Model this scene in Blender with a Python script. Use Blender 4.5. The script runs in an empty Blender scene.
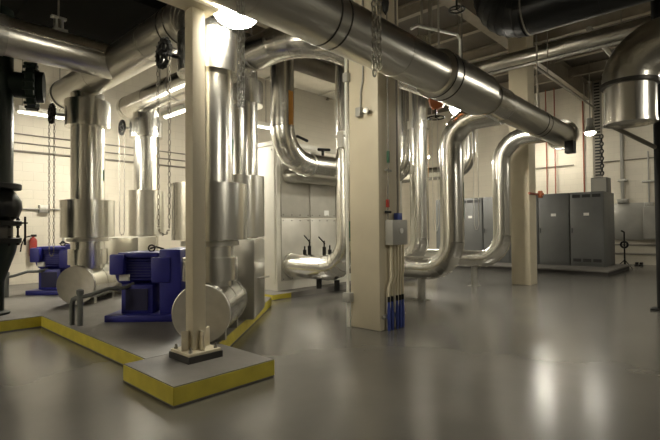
import bpy, bmesh, math, random
from mathutils import Vector, Matrix
random.seed(7)
S = bpy.context.scene
COL = S.collection
PI = math.pi

# ------------------------------------------------------------------ materials
def new_mat(name):
    m = bpy.data.materials.new(name); m.use_nodes = True
    n = m.node_tree.nodes; l = m.node_tree.links
    return m, n, l, n['Principled BSDF']

def simple(name, col, rough=.5, metal=0.0, var=.0, scale=6, bump=0.0, bscale=60, coat=0.0, stretch=(1, 1, 1)):
    m, n, l, b = new_mat(name)
    b.inputs['Base Color'].default_value = (*col, 1)
    b.inputs['Roughness'].default_value = rough
    b.inputs['Metallic'].default_value = metal
    b.inputs['Coat Weight'].default_value = coat
    tc = n.new('ShaderNodeTexCoord'); mp = n.new('ShaderNodeMapping'); mp.inputs['Scale'].default_value = stretch
    l.new(tc.outputs['Object'], mp.inputs['Vector'])
    if var:
        t = n.new('ShaderNodeTexNoise'); t.inputs['Scale'].default_value = scale; t.inputs['Detail'].default_value = 5
        l.new(mp.outputs['Vector'], t.inputs['Vector'])
        r = n.new('ShaderNodeValToRGB')
        r.color_ramp.elements[0].position = .3; r.color_ramp.elements[1].position = .7
        r.color_ramp.elements[0].color = (*[c*(1-var) for c in col], 1)
        r.color_ramp.elements[1].color = (*[min(1, c*(1+var)) for c in col], 1)
        l.new(t.outputs['Fac'], r.inputs['Fac']); l.new(r.outputs['Color'], b.inputs['Base Color'])
    if bump:
        t2 = n.new('ShaderNodeTexNoise'); t2.inputs['Scale'].default_value = bscale; t2.inputs['Detail'].default_value = 2
        l.new(mp.outputs['Vector'], t2.inputs['Vector'])
        bp = n.new('ShaderNodeBump'); bp.inputs['Strength'].default_value = bump; bp.inputs['Distance'].default_value = .02
        l.new(t2.outputs['Fac'], bp.inputs['Height']); l.new(bp.outputs['Normal'], b.inputs['Normal'])
    return m

def emit(name, col, strength):
    m, n, l, b = new_mat(name)
    b.inputs['Base Color'].default_value = (.8, .8, .8, 1)
    b.inputs['Emission Color'].default_value = (*col, 1)
    b.inputs['Emission Strength'].default_value = strength
    return m

def block_wall(name, col):
    m, n, l, b = new_mat(name)
    tc = n.new('ShaderNodeTexCoord')
    sep = n.new('ShaderNodeSeparateXYZ'); l.new(tc.outputs['Object'], sep.inputs[0])
    add = n.new('ShaderNodeMath'); add.operation = 'ADD'
    l.new(sep.outputs['X'], add.inputs[0]); l.new(sep.outputs['Y'], add.inputs[1])
    cmb = n.new('ShaderNodeCombineXYZ'); l.new(add.outputs[0], cmb.inputs['X']); l.new(sep.outputs['Z'], cmb.inputs['Y'])
    br = n.new('ShaderNodeTexBrick'); br.inputs['Scale'].default_value = 1
    br.inputs['Brick Width'].default_value = .4; br.inputs['Row Height'].default_value = .2
    br.inputs['Mortar Size'].default_value = .006; br.inputs['Mortar Smooth'].default_value = .5
    br.inputs['Color1'].default_value = (*col, 1); br.inputs['Color2'].default_value = (*[c*.96 for c in col], 1)
    br.inputs['Mortar'].default_value = (*[c*.86 for c in col], 1)
    l.new(cmb.outputs[0], br.inputs['Vector']); l.new(br.outputs['Color'], b.inputs['Base Color'])
    bp = n.new('ShaderNodeBump'); bp.inputs['Strength'].default_value = .3; bp.inputs['Distance'].default_value = .01; bp.invert = True
    l.new(br.outputs['Fac'], bp.inputs['Height']); l.new(bp.outputs['Normal'], b.inputs['Normal'])
    b.inputs['Roughness'].default_value = .55
    return m

def floor_mat():
    m, n, l, b = new_mat('grey epoxy floor')
    tc = n.new('ShaderNodeTexCoord')
    t = n.new('ShaderNodeTexNoise'); t.inputs['Scale'].default_value = .8; t.inputs['Detail'].default_value = 8; t.inputs['Roughness'].default_value = .5
    l.new(tc.outputs['Object'], t.inputs['Vector'])
    r = n.new('ShaderNodeValToRGB'); r.color_ramp.elements[0].position = .3; r.color_ramp.elements[1].position = .72
    r.color_ramp.elements[0].color = (.100, .095, .084, 1); r.color_ramp.elements[1].color = (.135, .128, .113, 1)
    l.new(t.outputs['Fac'], r.inputs['Fac']); l.new(r.outputs['Color'], b.inputs['Base Color'])
    t2 = n.new('ShaderNodeTexNoise'); t2.inputs['Scale'].default_value = 1.2; t2.inputs['Detail'].default_value = 3
    l.new(tc.outputs['Object'], t2.inputs['Vector'])
    mr = n.new('ShaderNodeMapRange'); mr.inputs['To Min'].default_value = .19; mr.inputs['To Max'].default_value = .28
    l.new(t2.outputs['Fac'], mr.inputs['Value']); l.new(mr.outputs['Result'], b.inputs['Roughness'])
    t3 = n.new('ShaderNodeTexNoise'); t3.inputs['Scale'].default_value = 5; t3.inputs['Detail'].default_value = 3
    l.new(tc.outputs['Object'], t3.inputs['Vector'])
    bp = n.new('ShaderNodeBump'); bp.inputs['Strength'].default_value = .03; bp.inputs['Distance'].default_value = .02
    l.new(t3.outputs['Fac'], bp.inputs['Height']); l.new(bp.outputs['Normal'], b.inputs['Normal'])
    b.inputs['IOR'].default_value = 1.55
    return m

M = {}
M['floor'] = floor_mat()
M['wall'] = block_wall('cream painted block', (.66, .61, .50))
M['wall_dim'] = simple('dark low-bounce wall', (.22, .21, .18), .6, var=.05)  # darker colour for the unseen back wall, cuts bounce light
M['ceiling'] = simple('brown roof deck', (.10, .085, .065), .8, var=.15, scale=2)
M['beam'] = simple('brown roof steel', (.26, .225, .17), .6, var=.1)
for _ax, _st in (('x', (.12, 1, 1)), ('y', (1, .12, 1)), ('z', (1, 1, .12))):
    M['alu_'+_ax] = simple('aluminium jacket grain '+_ax, (.70, .685, .635), .25, 1, var=.05, scale=3, bump=.28, bscale=8, stretch=_st)
    M['dull_'+_ax] = simple('dull aluminium jacket grain '+_ax, (.57, .555, .505), .29, 1, var=.08, scale=4, bump=.25, bscale=8, stretch=_st)
M['alu'] = M['alu_z']
M['alu_dull'] = M['dull_z']
M['alu_disc'] = simple('brushed aluminium end', (.62, .60, .55), .45, 1, var=.05, scale=12, bump=.05, bscale=30)
M['seam'] = simple('dark jacket seam', (.06, .057, .05), .45, .6)
M['galv'] = simple('galvanised steel', (.42, .41, .37), .42, .85, var=.15, scale=20)
M['cream'] = simple('cream painted steel', (.62, .555, .41), .5, var=.04, scale=3)
M['conduit'] = simple('cream painted conduit', (.62, .56, .40), .45)
M['pad'] = simple('grey painted concrete', (.15, .14, .125), .5, var=.14, scale=4, bump=.1, bscale=40)
M['yellow'] = simple('yellow safety paint', (.50, .42, .045), .5, var=.12, scale=7)
M['blue'] = simple('blue machine enamel', (.022, .024, .23), .42, var=.08, scale=5)
M['bluedk'] = simple('dark blue recess', (.012, .012, .06), .6)
M['black'] = simple('black rubber and iron', (.008, .008, .007), .55)
M['black_pipe'] = simple('black pipe jacket', (.004, .0045, .004), .42)
M['green'] = simple('dark green enamel', (.007, .013, .009), .42, var=.1)
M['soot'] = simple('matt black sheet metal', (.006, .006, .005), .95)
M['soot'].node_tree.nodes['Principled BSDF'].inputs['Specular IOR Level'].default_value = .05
M['white'] = simple('white enamel', (.72, .70, .62), .4)
M['plate'] = simple('white plate', (.8, .79, .74), .5)
M['ahu'] = simple('white equipment casing', (.66, .635, .55), .4, var=.03)
M['ahu_grey'] = simple('galvanised casing panel', (.47, .45, .39), .42, .35, var=.06, scale=5)
M['cab'] = simple('slate grey cabinet enamel', (.125, .128, .125), .42, var=.04)
M['cabdk'] = simple('black vent recess', (.02, .02, .02), .6)
M['greybox'] = simple('grey electrical enamel', (.36, .35, .31), .45, .1)
M['panelgrey'] = simple('grey metal panel', (.40, .39, .35), .4, .5, var=.08, scale=3)
M['red'] = simple('red enamel', (.28, .025, .015), .45)
M['redpipe'] = simple('red oxide pipe', (.28, .075, .04), .5)
M['orange'] = simple('orange enamel', (.40, .11, .03), .5)
M['marker_orange'] = simple('orange pipe marker', (.45, .20, .03), .5)
M['marker_green'] = simple('green pipe marker', (.02, .10, .045), .5)
M['bootblue'] = simple('blue sleeve', (.045, .07, .28), .4)
M['grout'] = simple('dark grout', (.035, .033, .03), .8)
M['flex'] = simple('grey flexible conduit', (.13, .135, .125), .5)
M['chain'] = simple('zinc chain', (.55, .53, .47), .3, 1)
M['lamp'] = emit('lit lamp lens', (1, .94, .80), 140)
M['lamp_soft'] = emit('lit soft lamp lens', (1, .94, .80), 70)
M['tube'] = emit('lit fluorescent lens', (1, .95, .82), 7)
M['smallpipe'] = simple('grey painted pipe', (.20, .18, .145), .5)

for _k in ('green', 'black', 'black_pipe', 'black_pipe'): M[_k].node_tree.nodes['Principled BSDF'].inputs['Specular IOR Level'].default_value = .28

# ------------------------------------------------------------------ mesh helpers (all in world metres unless stated)
def frame_of(d, up=Vector((0, 0, 1))):
    d = d.normalized()
    if abs(d.dot(up)) > .95: up = Vector((1, 0, 0))
    u = d.cross(up).normalized(); v = d.cross(u).normalized()
    return u, v

def add_tube(bm, pts, r, seg=28, caps=True):
    pts = [Vector(p) for p in pts]
    rr = r if isinstance(r, (list, tuple)) else [r]*len(pts)
    rings = []; u = None
    for i, p in enumerate(pts):
        if i == 0: t = pts[1]-p
        elif i == len(pts)-1: t = p-pts[i-1]
        else: t = (pts[i+1]-p).normalized()+(p-pts[i-1]).normalized()
        t.normalize()
        if u is None: u, v = frame_of(t)
        else:
            u = (u-t*u.dot(t)).normalized(); v = t.cross(u)
        rings.append([bm.verts.new(p+(u*math.cos(2*PI*k/seg)+v*math.sin(2*PI*k/seg))*rr[i]) for k in range(seg)])
    for a, b in zip(rings, rings[1:]):
        for k in range(seg):
            bm.faces.new((a[k], a[(k+1) % seg], b[(k+1) % seg], b[k]))
    if caps:
        bm.faces.new(rings[0][::-1]); bm.faces.new(rings[-1])

def add_lathe(bm, prof, c, axis=(0, 0, 1), seg=40):
    """prof: list of (radius, distance along axis) from c"""
    c = Vector(c); d = Vector(axis).normalized(); u, v = frame_of(d)
    rings = []
    for r, h in prof:
        if r < 1e-5: rings.append([bm.verts.new(c+d*h)])
        else: rings.append([bm.verts.new(c+d*h+(u*math.cos(2*PI*k/seg)+v*math.sin(2*PI*k/seg))*r) for k in range(seg)])
    for a, b in zip(rings, rings[1:]):
        for k in range(seg):
            k2 = (k+1) % seg
            if len(a) == 1 and len(b) == 1: continue
            if len(a) == 1: bm.faces.new((a[0], b[k2], b[k]))
            elif len(b) == 1: bm.faces.new((a[k], a[k2], b[0]))
            else: bm.faces.new((a[k], a[k2], b[k2], b[k]))
    if len(rings[0]) > 1: bm.faces.new(rings[0][::-1])
    if len(rings[-1]) > 1: bm.faces.new(rings[-1])

def add_box(bm, lo, hi, bevel=0.0, rot=None, ctr=None):
    lo = Vector(lo); hi = Vector(hi); c = (lo+hi)/2; s = hi-lo
    r = bmesh.ops.create_cube(bm, size=1)
    vs = r['verts']
    for v in vs: v.co = Vector((v.co.x*s.x, v.co.y*s.y, v.co.z*s.z))
    if bevel:
        es = list({e for v in vs for e in v.link_edges})
        rb = bmesh.ops.bevel(bm, geom=es, offset=bevel, segments=2, affect='EDGES', profile=.5)
        vs = list({v for f in rb['faces'] for v in f.verts} | {v for v in vs if v.is_valid})
    for v in vs:
        if rot is not None: v.co = rot @ v.co
        v.co += c

def add_torus(bm, c, axis, R, r, seg=32, rs=10, squash=1.0, long_dir=None):
    c = Vector(c); d = Vector(axis).normalized()
    if long_dir is not None:
        u = Vector(long_dir).normalized(); v = d.cross(u).normalized()
    else: u, v = frame_of(d)
    rings = []
    for i in range(seg):
        a = 2*PI*i/seg; rad = (u*math.cos(a)*squash+v*math.sin(a))
        nrm = (u*math.cos(a)+v*math.sin(a)).normalized()
        rings.append([bm.verts.new(c+rad*R+nrm*r*math.cos(2*PI*j/rs)+d*r*math.sin(2*PI*j/rs)) for j in range(rs)])
    for i in range(seg):
        a = rings[i]; b = rings[(i+1) % seg]
        for j in range(rs):
            bm.faces.new((a[j], b[j], b[(j+1) % rs], a[(j+1) % rs]))

def add_prism(bm, poly, z0, z1):
    a = [bm.verts.new((x, y, z0)) for x, y in poly]; b = [bm.verts.new((x, y, z1)) for x, y in poly]
    n = len(poly)
    for i in range(n): bm.faces.new((a[i], a[(i+1) % n], b[(i+1) % n], b[i]))
    bm.faces.new(a[::-1]); bm.faces.new(b)

MATW = {}
def link(name, bm, mat, parent=None, local=False, smooth=35):
    bmesh.ops.recalc_face_normals(bm, faces=bm.faces)
    if parent is not None and not local:
        bm.transform(MATW[parent.name].inverted())
    me = bpy.data.meshes.new(name); bm.to_mesh(me); bm.free()
    me.materials.append(M[mat] if isinstance(mat, str) else mat)
    me.polygons.foreach_set('use_smooth', [True]*len(me.polygons))
    me.set_sharp_from_angle(angle=math.radians(smooth))
    o = bpy.data.objects.new(name, me); COL.objects.link(o)
    if parent is not None:
        o.parent = parent; MATW[o.name] = MATW[parent.name]
    else: MATW[o.name] = Matrix()
    return o

def tag(o, label, cat, group=None, kind=None):
    o['label'] = label; o['category'] = cat
    if group: o['group'] = group
    if kind: o['kind'] = kind
    return o

def thing(name, label, cat, loc=(0, 0, 0), rotz=0, group=None):
    o = bpy.data.objects.new(name, None); COL.objects.link(o)
    o.location = loc; o.rotation_euler = (0, 0, rotz); o.empty_display_size = .1
    MATW[o.name] = Matrix.Translation(loc) @ Matrix.Rotation(rotz, 4, 'Z')
    return tag(o, label, cat, group)

def dup(root, loc, label=None, group=None):
    r = root.copy(); COL.objects.link(r); r.location = loc
    if label: r['label'] = label
    if group: r['group'] = group
    MATW[r.name] = Matrix.Translation(loc) @ Matrix.Rotation(root.rotation_euler.z, 4, 'Z')
    for ch in list(root.children):
        c = ch.copy(); COL.objects.link(c); c.parent = r
        for g in list(ch.children):
            d = g.copy(); COL.objects.link(d); d.parent = c
    return r

class B:
    """collects shapes for one mesh object"""
    def __init__(s): s.bm = bmesh.new()
    def tube(s, *a, **k): add_tube(s.bm, *a, **k); return s
    def lathe(s, *a, **k): add_lathe(s.bm, *a, **k); return s
    def box(s, *a, **k): add_box(s.bm, *a, **k); return s
    def torus(s, *a, **k): add_torus(s.bm, *a, **k); return s
    def prism(s, *a, **k): add_prism(s.bm, *a, **k); return s
    def to(s, name, mat, parent=None, local=False, smooth=35): return link(name, s.bm, mat, parent, local, smooth)

def struct(o):
    o['kind'] = 'structure'; return o

def fillet(pts, R, n=6):
    """split a polyline into straights and elbow arcs: list of (kind, points)"""
    pts = [Vector(p) for p in pts]; out = []; cur = pts[0]
    for i in range(1, len(pts)-1):
        p = pts[i]; a = (p-pts[i-1]).normalized(); b = (pts[i+1]-p).normalized()
        ang = a.angle(b); t = R*math.tan(ang/2)
        s = p-a*t; e = p+b*t
        out.append(('straight', [cur, s]))
        axis = a.cross(b).normalized(); nrm = axis.cross(a).normalized()
        ctr = s+nrm*R; arc = []
        for k in range(n+1):
            q = Matrix.Rotation(ang*k/n, 3, axis) @ (s-ctr); arc.append(ctr+q)
        out.append(('elbow', arc)); cur = e
    out.append(('straight', [cur, pts[-1]]))
    return out

def ring_profile(bm, p, d, r, w=.02, h=.004, seg=28):
    p = Vector(p); d = Vector(d).normalized()
    add_tube(bm, [p-d*w/2, p+d*w/2], r+h, seg=seg)

def pipe(root, pts, r, R, mat='alu', seam_every=1.1, gores=6, elbow_mat=None):
    """jacketed pipe run made of straight sections and gored elbows, each a part"""
    for kind, p in fillet(pts, R, gores):
        if kind == 'straight':
            L = (p[1]-p[0]).length
            if L < .02: continue
            b = B().tube(p, r)
            d = (p[1]-p[0]).normalized(); k = int(L/seam_every)
            for i in range(1, k+1):
                ring_profile(b.bm, p[0]+d*(L*i/(k+1)), d, r, .03, .003)
            ax = 'xyz'[max(range(3), key=lambda i: abs(d[i]))]
            b.to('straight_section', {'alu': 'alu_', 'alu_dull': 'dull_'}[mat]+ax if mat in ('alu', 'alu_dull') else mat, root)
        else:
            b = B().tube(p, r)
            for i in range(0, len(p)):
                t = (p[min(i+1, len(p)-1)]-p[max(i-1, 0)])
                ring_profile(b.bm, p[i], t, r, .018, .006)
            b.to('elbow', elbow_mat or mat, root)

def strap(root, p, d, r, name='band', mat='seam', w=.02, h=.005):
    b = B(); ring_profile(b.bm, p, d, r, w, h, 36); return b.to(name, mat, root)

def chain_strand(bm, top, bottom, pitch=.05, R=.016, wire=.005, seg=10, rs=5):
    top = Vector(top); bottom = Vector(bottom); L = (top-bottom).length; d = (bottom-top).normalized()
    n = max(1, round(L/pitch)); pitch = L/n
    u, v = frame_of(d)
    for i in range(n):
        add_torus(bm, top+d*(pitch*(i+.5)), u if i % 2 else v, R, wire, seg, rs, squash=pitch*.5/R*1.15, long_dir=d)

# ------------------------------------------------------------------ camera
cam = bpy.data.cameras.new('camera'); co = bpy.data.objects.new('camera', cam); COL.objects.link(co)
cam.sensor_width = 36; cam.lens = 25.0; cam.clip_start = .05
yaw, pitch, roll = math.radians(43.1), math.radians(1.03), math.radians(-.5)
fw = Vector((math.cos(yaw)*math.cos(pitch), math.sin(yaw)*math.cos(pitch), math.sin(pitch)))
rt = fw.cross(Vector((0, 0, 1))).normalized(); up = rt.cross(fw)
r2 = rt*math.cos(roll)+up*math.sin(roll); u2 = -rt*math.sin(roll)+up*math.cos(roll)
co.matrix_world = Matrix(((r2.x, u2.x, -fw.x, 0), (r2.y, u2.y, -fw.y, 0), (r2.z, u2.z, -fw.z, 1.3), (0, 0, 0, 1)))
S.camera = co

# ------------------------------------------------------------------ room shell
XR, YL, XF, YB, ZC = 18.2, 11.7, -4.0, -5.5, 6.4
struct(B().box((XF-.2, YB-.2, -.2), (XR+.2, YL+.2, 0)).to('floor', 'floor'))
struct(B().box((XF-.2, YB-.2, ZC), (XR+.2, YL+.2, ZC+.2)).to('ceiling', 'ceiling'))
struct(B().box((XF-.2, YL, 0), (XR+.2, YL+.2, ZC)).to('wall_left', 'wall'))
struct(B().box((XR, YB-.2, 0), (XR+.2, YL+.2, ZC)).to('wall_right', 'wall'))
struct(B().box((XF-.2, YB-.2, 0), (XF, YL+.2, ZC)).to('wall_front', 'wall'))
struct(B().box((XF-.2, YB-.2, 0), (XR+.2, YB, ZC)).to('wall_back', 'wall_dim'))
struct(B().box((XR-.14, 4.22, 0), (XR, 4.83, ZC)).to('trim_1', 'wall'))

def ibeam(axis, pos, z, h=.4, w=.22, a0=0, a1=1):
    b = B()
    def bx(lo, hi):
        if axis == 'X': b.box((a0, pos+lo[0], z+lo[1]), (a1, pos+hi[0], z+hi[1]))
        else: b.box((pos+lo[0], a0, z+lo[1]), (pos+hi[0], a1, z+hi[1]))
    bx((-w/2, 0), (w/2, .03)); bx((-w/2, h-.03), (w/2, h)); bx((-.015, .03), (.015, h-.03))
    return b
for i, y in enumerate((-2.4, 1.0, 4.4, 7.8)):
    tag(ibeam('X', y, 5.75, .62, .26, XF, XR).to('roof_beam', 'beam'), 'deep brown steel roof beam running under the dark ceiling towards the cabinet wall', 'beam', 'main roof beams')
for x in (5.2, 7.0, 8.8, 10.6, 12.4, 14.2, 16.0):
    tag(ibeam('Y', x, 6.08, .3, .14, YB, YL).to('roof_joist', 'beam'), 'slender brown steel joist crossing above the roof beams', 'joist', 'roof joists')

# ------------------------------------------------------------------ equipment pads
t = thing('equipment_pad', 'grey concrete pump pad with long yellow edge, under the blue motors', 'pad', (2.6, 7, 0))
poly = [(1.87, 7.11), (1.87, 4.02), (2.63, 4.02), (4.95, 6.0), (4.95, 11.69), (-3.4, 11.69), (-3.4, 7.11)]
B().prism(poly, 0, .15).to('slab', 'pad', t)
def edge_strip(bm, p, q, z0, z1, th=.006):
    p = Vector((*p, 0)); q = Vector((*q, 0)); d = (q-p).normalized(); n = Vector((d.y, -d.x, 0))
    pts = [p+n*th, q+n*th, q-n*th*.2, p-n*th*.2]
    add_prism(bm, [(v.x, v.y) for v in pts], z0, z1)
b = B()
pp = [(-3.4, 7.11), (1.87, 7.11), (1.87, 4.02), (2.63, 4.02), (4.95, 6.0), (4.95, 11.69)]
for p, q in zip(pp, pp[1:]): edge_strip(b.bm, p, q, .014, .142)
b.to('painted_edge', 'yellow', t)
t = thing('pad_extension', 'small grey pad block with yellow sides, carrying the cream post nearest the camera', 'pad', (2.15, 3.57, 0))
B().box((1.675, 3.145, 0), (2.62, 4.01, .15)).to('slab', 'pad', t)
b = B()
for p, q in (((1.675, 4.01), (1.675, 3.145)), ((1.675, 3.145), (2.62, 3.145)), ((2.62, 3.145), (2.62, 4.01))): edge_strip(b.bm, p, q, .014, .142)
b.to('painted_edge', 'yellow', t)

# ------------------------------------------------------------------ cream pipe-support post on its grout pad
t = thing('support_post', 'cream square steel post on a bolted base plate, nearest the camera', 'post', (2.2, 3.73, .15))
px, py = 2.2, 3.73
B().box((px-.065, py-.065, .23), (px+.065, py+.065, 3.30), .008).to('post', 'cream', t)
B().box((px-.17, py-.17, .15), (px+.17, py+.17, .205)).to('grout_pad', 'grout', t)
B().box((px-.16, py-.16, .205), (px+.16, py+.16, .23), .004).to('base_plate', 'cream', t)
for sx in (-1, 1):
    for sy in (-1, 1):
        B().lathe([(.017, 0), (.017, .018), (.009, .018), (.009, .045), (0, .045)], (px+sx*.125, py+sy*.125, .23), seg=6).to('anchor_bolt', 'galv', t)
for lo, hi in (((px-.007, py-.14), (px+.007, py-.065)), ((px-.007, py+.065), (px+.007, py+.14)), ((px-.14, py-.007), (px-.065, py+.007)), ((px+.065, py-.007), (px+.14, py+.007))):
    B().box((*lo, .23), (*hi, .40), .002).to('stiffener_plate', 'cream', t)
b = B().box((1.2, py-.16, 3.30), (2.36, py+.06, 3.325)).box((1.2, py-.06, 3.325), (2.36, py-.04, 3.50)).box((1.2, py-.16, 3.50), (2.36, py+.06, 3.525))
b.to('cross_arm', 'cream', t)

# ------------------------------------------------------------------ pump trains, turned 45 degrees on the pad
ROT = math.atan2(-.7300, .6834)
RT = Vector((.6834, -.7300, 0)); FWD = Vector((.7300, .6834, 0))
OA = [Vector((2.73, 4.33, 0)), Vector((2.735, 7.92, 0))]

# riser on the suction drum (local frame: x right, y into the picture)
t = thing('suction_riser', 'wide jacketed riser right behind the cream post, lower sleeve like a drum', 'pipe riser', (*OA[0][:2], .15), ROT)
Z = -.15
B().tube([(0, 0, .70+Z), (0, 0, 3.50+Z)], .25, 40).to('pipe', 'alu', t, True)
B().tube([(0, 0, 2.96+Z), (0, 0, 3.38+Z)], .335, 44).to('valve_jacket', 'alu', t, True)
b = B().tube([(0, 0, 1.19+Z), (0, 0, 1.78+Z)], .395, 48)
ring_profile(b.bm, (0, 0, 1.77+Z), (0, 0, 1), .395, .02, .004, 48); b.to('lower_jacket', 'alu', t, True)
B().tube([(0, 0, 1.125+Z), (0, 0, 1.175+Z)], .305, 40).to('flange', 'alu_dull', t, True)
B().tube([(0, 0, .76+Z), (0, 0, 1.0+Z)], .29, 40).to('neck_jacket', 'alu', t, True)
b = B().box((.24, -.01, 2.1+Z), (.256, .02, 2.28+Z)); b.to('marker_label', 'marker_green', t, True)
r1 = t
r2_ = dup(t, (*OA[1][:2], .15), 'tall jacketed riser standing on the drum beside the far blue motor')

t = thing('suction_drum', 'round aluminium drum end behind the cream post base, beside the near blue motor', 'pipe drum', (*OA[0][:2], .15), ROT)
b = B().tube([(0, -.345, .455+Z), (0, .62, .455+Z)], .288, 48)
for y in (-.30, .1, .5): ring_profile(b.bm, (0, y, .455+Z), (0, 1, 0), .288, .025, .004, 48)
b.to('body', 'alu', t, True)
B().lathe([(.296, 0), (.296, .02), (.288, .026), (0, .026)], (0, -.335, .455+Z), (0, -1, 0), 48).to('end_disc', 'alu_disc', t, True)
for y in (-.15, .45):
    B().box((-.2, y-.04, 0), (.2, y+.04, .19)).to('saddle', 'galv', t, True)
dup(t, (*OA[1][:2], .15), 'round aluminium drum end facing the camera under the far left riser')

# discharge jacket and riser
t = thing('discharge_riser', 'slimmer jacketed riser behind the post riser, on a square metal enclosure', 'pipe riser', (*OA[0][:2], .15), ROT)
c = (-.08, 2.25)
B().tube([(c[0], c[1], 0), (c[0], c[1], 3.95+Z)], .245, 36).to('pipe', 'alu', t, True)
B().tube([(c[0], c[1], 3.24+Z), (c[0], c[1], 3.60+Z)], .33, 40).to('valve_jacket', 'alu', t, True)
B().tube([(c[0], c[1], 1.18+Z), (c[0], c[1], 2.12+Z)], .345, 44).to('lower_jacket', 'alu_dull', t, True)
b = B().box((-.40, .85, 0), (.34, 1.75, 1.17+Z), .03); b.to('enclosure', 'alu_dull', t, True)
b = B().tube([(.34, 1.05, .66+Z), (.50, 1.03, .68+Z)], .012, 8); b.to('drain_valve', 'galv', t, True)
dup(t, (*(OA[1]+RT*.12)[:2], .15), 'slimmer jacketed riser between the two big left risers, upright behind the near motor')

# blue motor
t = thing('pump_motor', 'near blue pump motor, left of the drum behind the cream post', 'motor', (*OA[0][:2], .15), ROT)
x0 = -1.53
B().box((x0, .78, 0), (-.46, 1.62, .085), .012).to('base_frame', 'blue', t, True)
# pedestal with dark recess
B().box((x0+.16, .90, .085), (x0+.56, 1.5, .45), .01).to('pedestal', 'blue', t, True)
B().box((x0+.22, .885, .13), (x0+.50, .899, .40)).to('recess', 'bluedk', t, True)
# octagonal motor body
oct_ = []
for k in range(8):
    a = PI/8+k*PI/4; oct_.append((math.cos(a)*.235, math.sin(a)*.235))
b = B(); cy, cz = 1.2, .64
va = [b.bm.verts.new((x0+.08, cy+p, cz+q)) for p, q in oct_]; vb = [b.bm.verts.new((x0+.66, cy+p, cz+q)) for p, q in oct_]
for k in range(8): b.bm.faces.new((va[k], va[(k+1) % 8], vb[(k+1) % 8], vb[k]))
b.bm.faces.new(va[::-1]); b.bm.faces.new(vb)
for k in range(9):
    zz = cz-.13+k*.035
    b.box((x0+.14, cy-.245, zz), (x0+.60, cy-.215, zz+.012))
body = b.to('motor_body', 'blue', t, True, smooth=20)
B().lathe([(.21, 0), (.20, .05), (.12, .075), (0, .075)], (x0+.08, cy, cz), (-1, 0, 0), 24).to('fan_cover', 'blue', t, True)
B().box((x0+.10, .93, .80), (x0+.62, 1.44, .86), .012).to('top_cover', 'blue', t, True)
B().box((x0+.02, .86, .58), (x0+.20, .98, .84), .02).to('end_housing', 'blue', t, True)
B().box((x0+.56, .84, .48), (x0+.80, 1.12, .80), .015).to('terminal_box', 'blue', t, True)
B().box((x0+.12, .925, .50), (x0+.25, .952, .58), .003).to('rating_plate', 'plate', t, True)
b = B().torus((x0+.44, 1.18, .905), (0, 1, 0), .042, .011, 20, 8).tube([(x0+.44, 1.18, .855), (x0+.44, 1.18, .87)], .02, 12)
b.to('lifting_eye', 'black', t, True)
B().box((x0+.66, .86, .085), (x0+.93, 1.5, .90), .012).to('bearing_frame', 'blue', t, True)
B().tube([(x0+.93, 1.2, .64), (x0+1.12, 1.2, .64)], .07, 20).to('shaft_guard', 'black', t, True)
b = B().tube([(x0+.5, .97, .91), (x0+.58, .97, .93), (x0+.68, .97, .90)], .012, 8); b.to('wiring_loop', 'black', t, True)
pts = [(x0+.30, .95, .46), (x0+.22, .86, .42), (x0+.08, .72, .43), (x0-.08, .64, .37), (x0-.2, .60, .34)]
B().tube(pts, .024, 12).to('flexible_conduit', 'flex', t, True)
dup(t, (*OA[1][:2], .15), 'far blue pump motor by the back wall, left of the tallest riser')

# conduit stubs beside each motor
for k, (o, lab) in enumerate(((OA[0], 'grey pipe bollard pair rising from the pad before the near blue motor'), (OA[1], 'grey pipe bollard pair rising from the pad before the far blue motor'))):
    t = thing('conduit_stub', lab, 'conduit stub', (*o[:2], .15), ROT)
    B().tube([(x0-.2, .60, 0), (x0-.2, .60, .40)], .034, 14).to('upright', 'flex', t, True)
    B().lathe([(.042, 0), (.042, .05), (.02, .06), (0, .06)], (x0-.2, .60, .38), seg=14).to('bushing', 'flex', t, True)
    p2 = [(x0-.33, .66, 0), (x0-.33, .66, .26), (x0-.31, .65, .31), (x0-.26, .62, .33), (x0-.2, .60, .33)]
    B().tube(p2, .03, 14).to('side_pipe', 'flex', t, True)

# ------------------------------------------------------------------ chain wheels on the risers' valve jackets
def chain_wheel(ctr, lab, chlab, low, base, R=.128):
    t = thing('chain_wheel', lab, 'chain wheel', ctr)
    c = Vector(ctr); ax = Vector((1, 0, 0))
    b = B().torus(c, ax, R, .024, 30, 8)
    for k in range(18):
        a = 2*PI*k/18
        p = c+Vector((0, math.cos(a), math.sin(a)))*(R+.012)
        b.torus(p, Vector((0, -math.sin(a), math.cos(a))), .02, .008, 8, 5)
    b.to('rim', 'black', t)
    b = B()
    for k in range(5):
        a = 2*PI*k/5+.3; b.tube([c, c+Vector((0, math.cos(a), math.sin(a)))*R], .017, 8)
    b.to('spokes', 'black', t)
    B().lathe([(.035, -.03), (.035, .05), (.02, .05), (.02, .2)], c, (1, 0, 0), 16).to('hub', 'black', t)
    B().tube([c+Vector((.05, 0, 0)), Vector(base)], .02, 12).to('stem', 'galv', t)
    b = B()
    for s in (-1, 1):
        chain_strand(b.bm, c+Vector((0, s*R, 0)), (c.x, c.y+s*R*.9, low), .055, .014, .0045, 8, 4)
    n = 8
    for k in range(n):
        a = PI*(k+.5)/n; p = Vector((c.x, c.y+math.cos(a)*R*.9, low-math.sin(a)*.1))
        add_torus(b.bm, p, (1, 0, 0) if k % 2 else (0, 0, 1), .014, .0045, 8, 4)
    tag(b.to('hand_chain', 'smallpipe'), chlab, 'chain')
chain_wheel((2.29, 4.50, 3.14), 'large black chain wheel left of the cream post, below the overhead header', 'thin hand chain loop hanging just left of the cream post', 1.35, (2.45, 4.5, 3.16))
chain_wheel((2.28, 8.16, 3.16), 'small black chain wheel at the top sleeve of the far left riser', 'thin hand chain loop hanging left of the far left riser', 1.0, (2.45, 8.1, 3.16))
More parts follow.
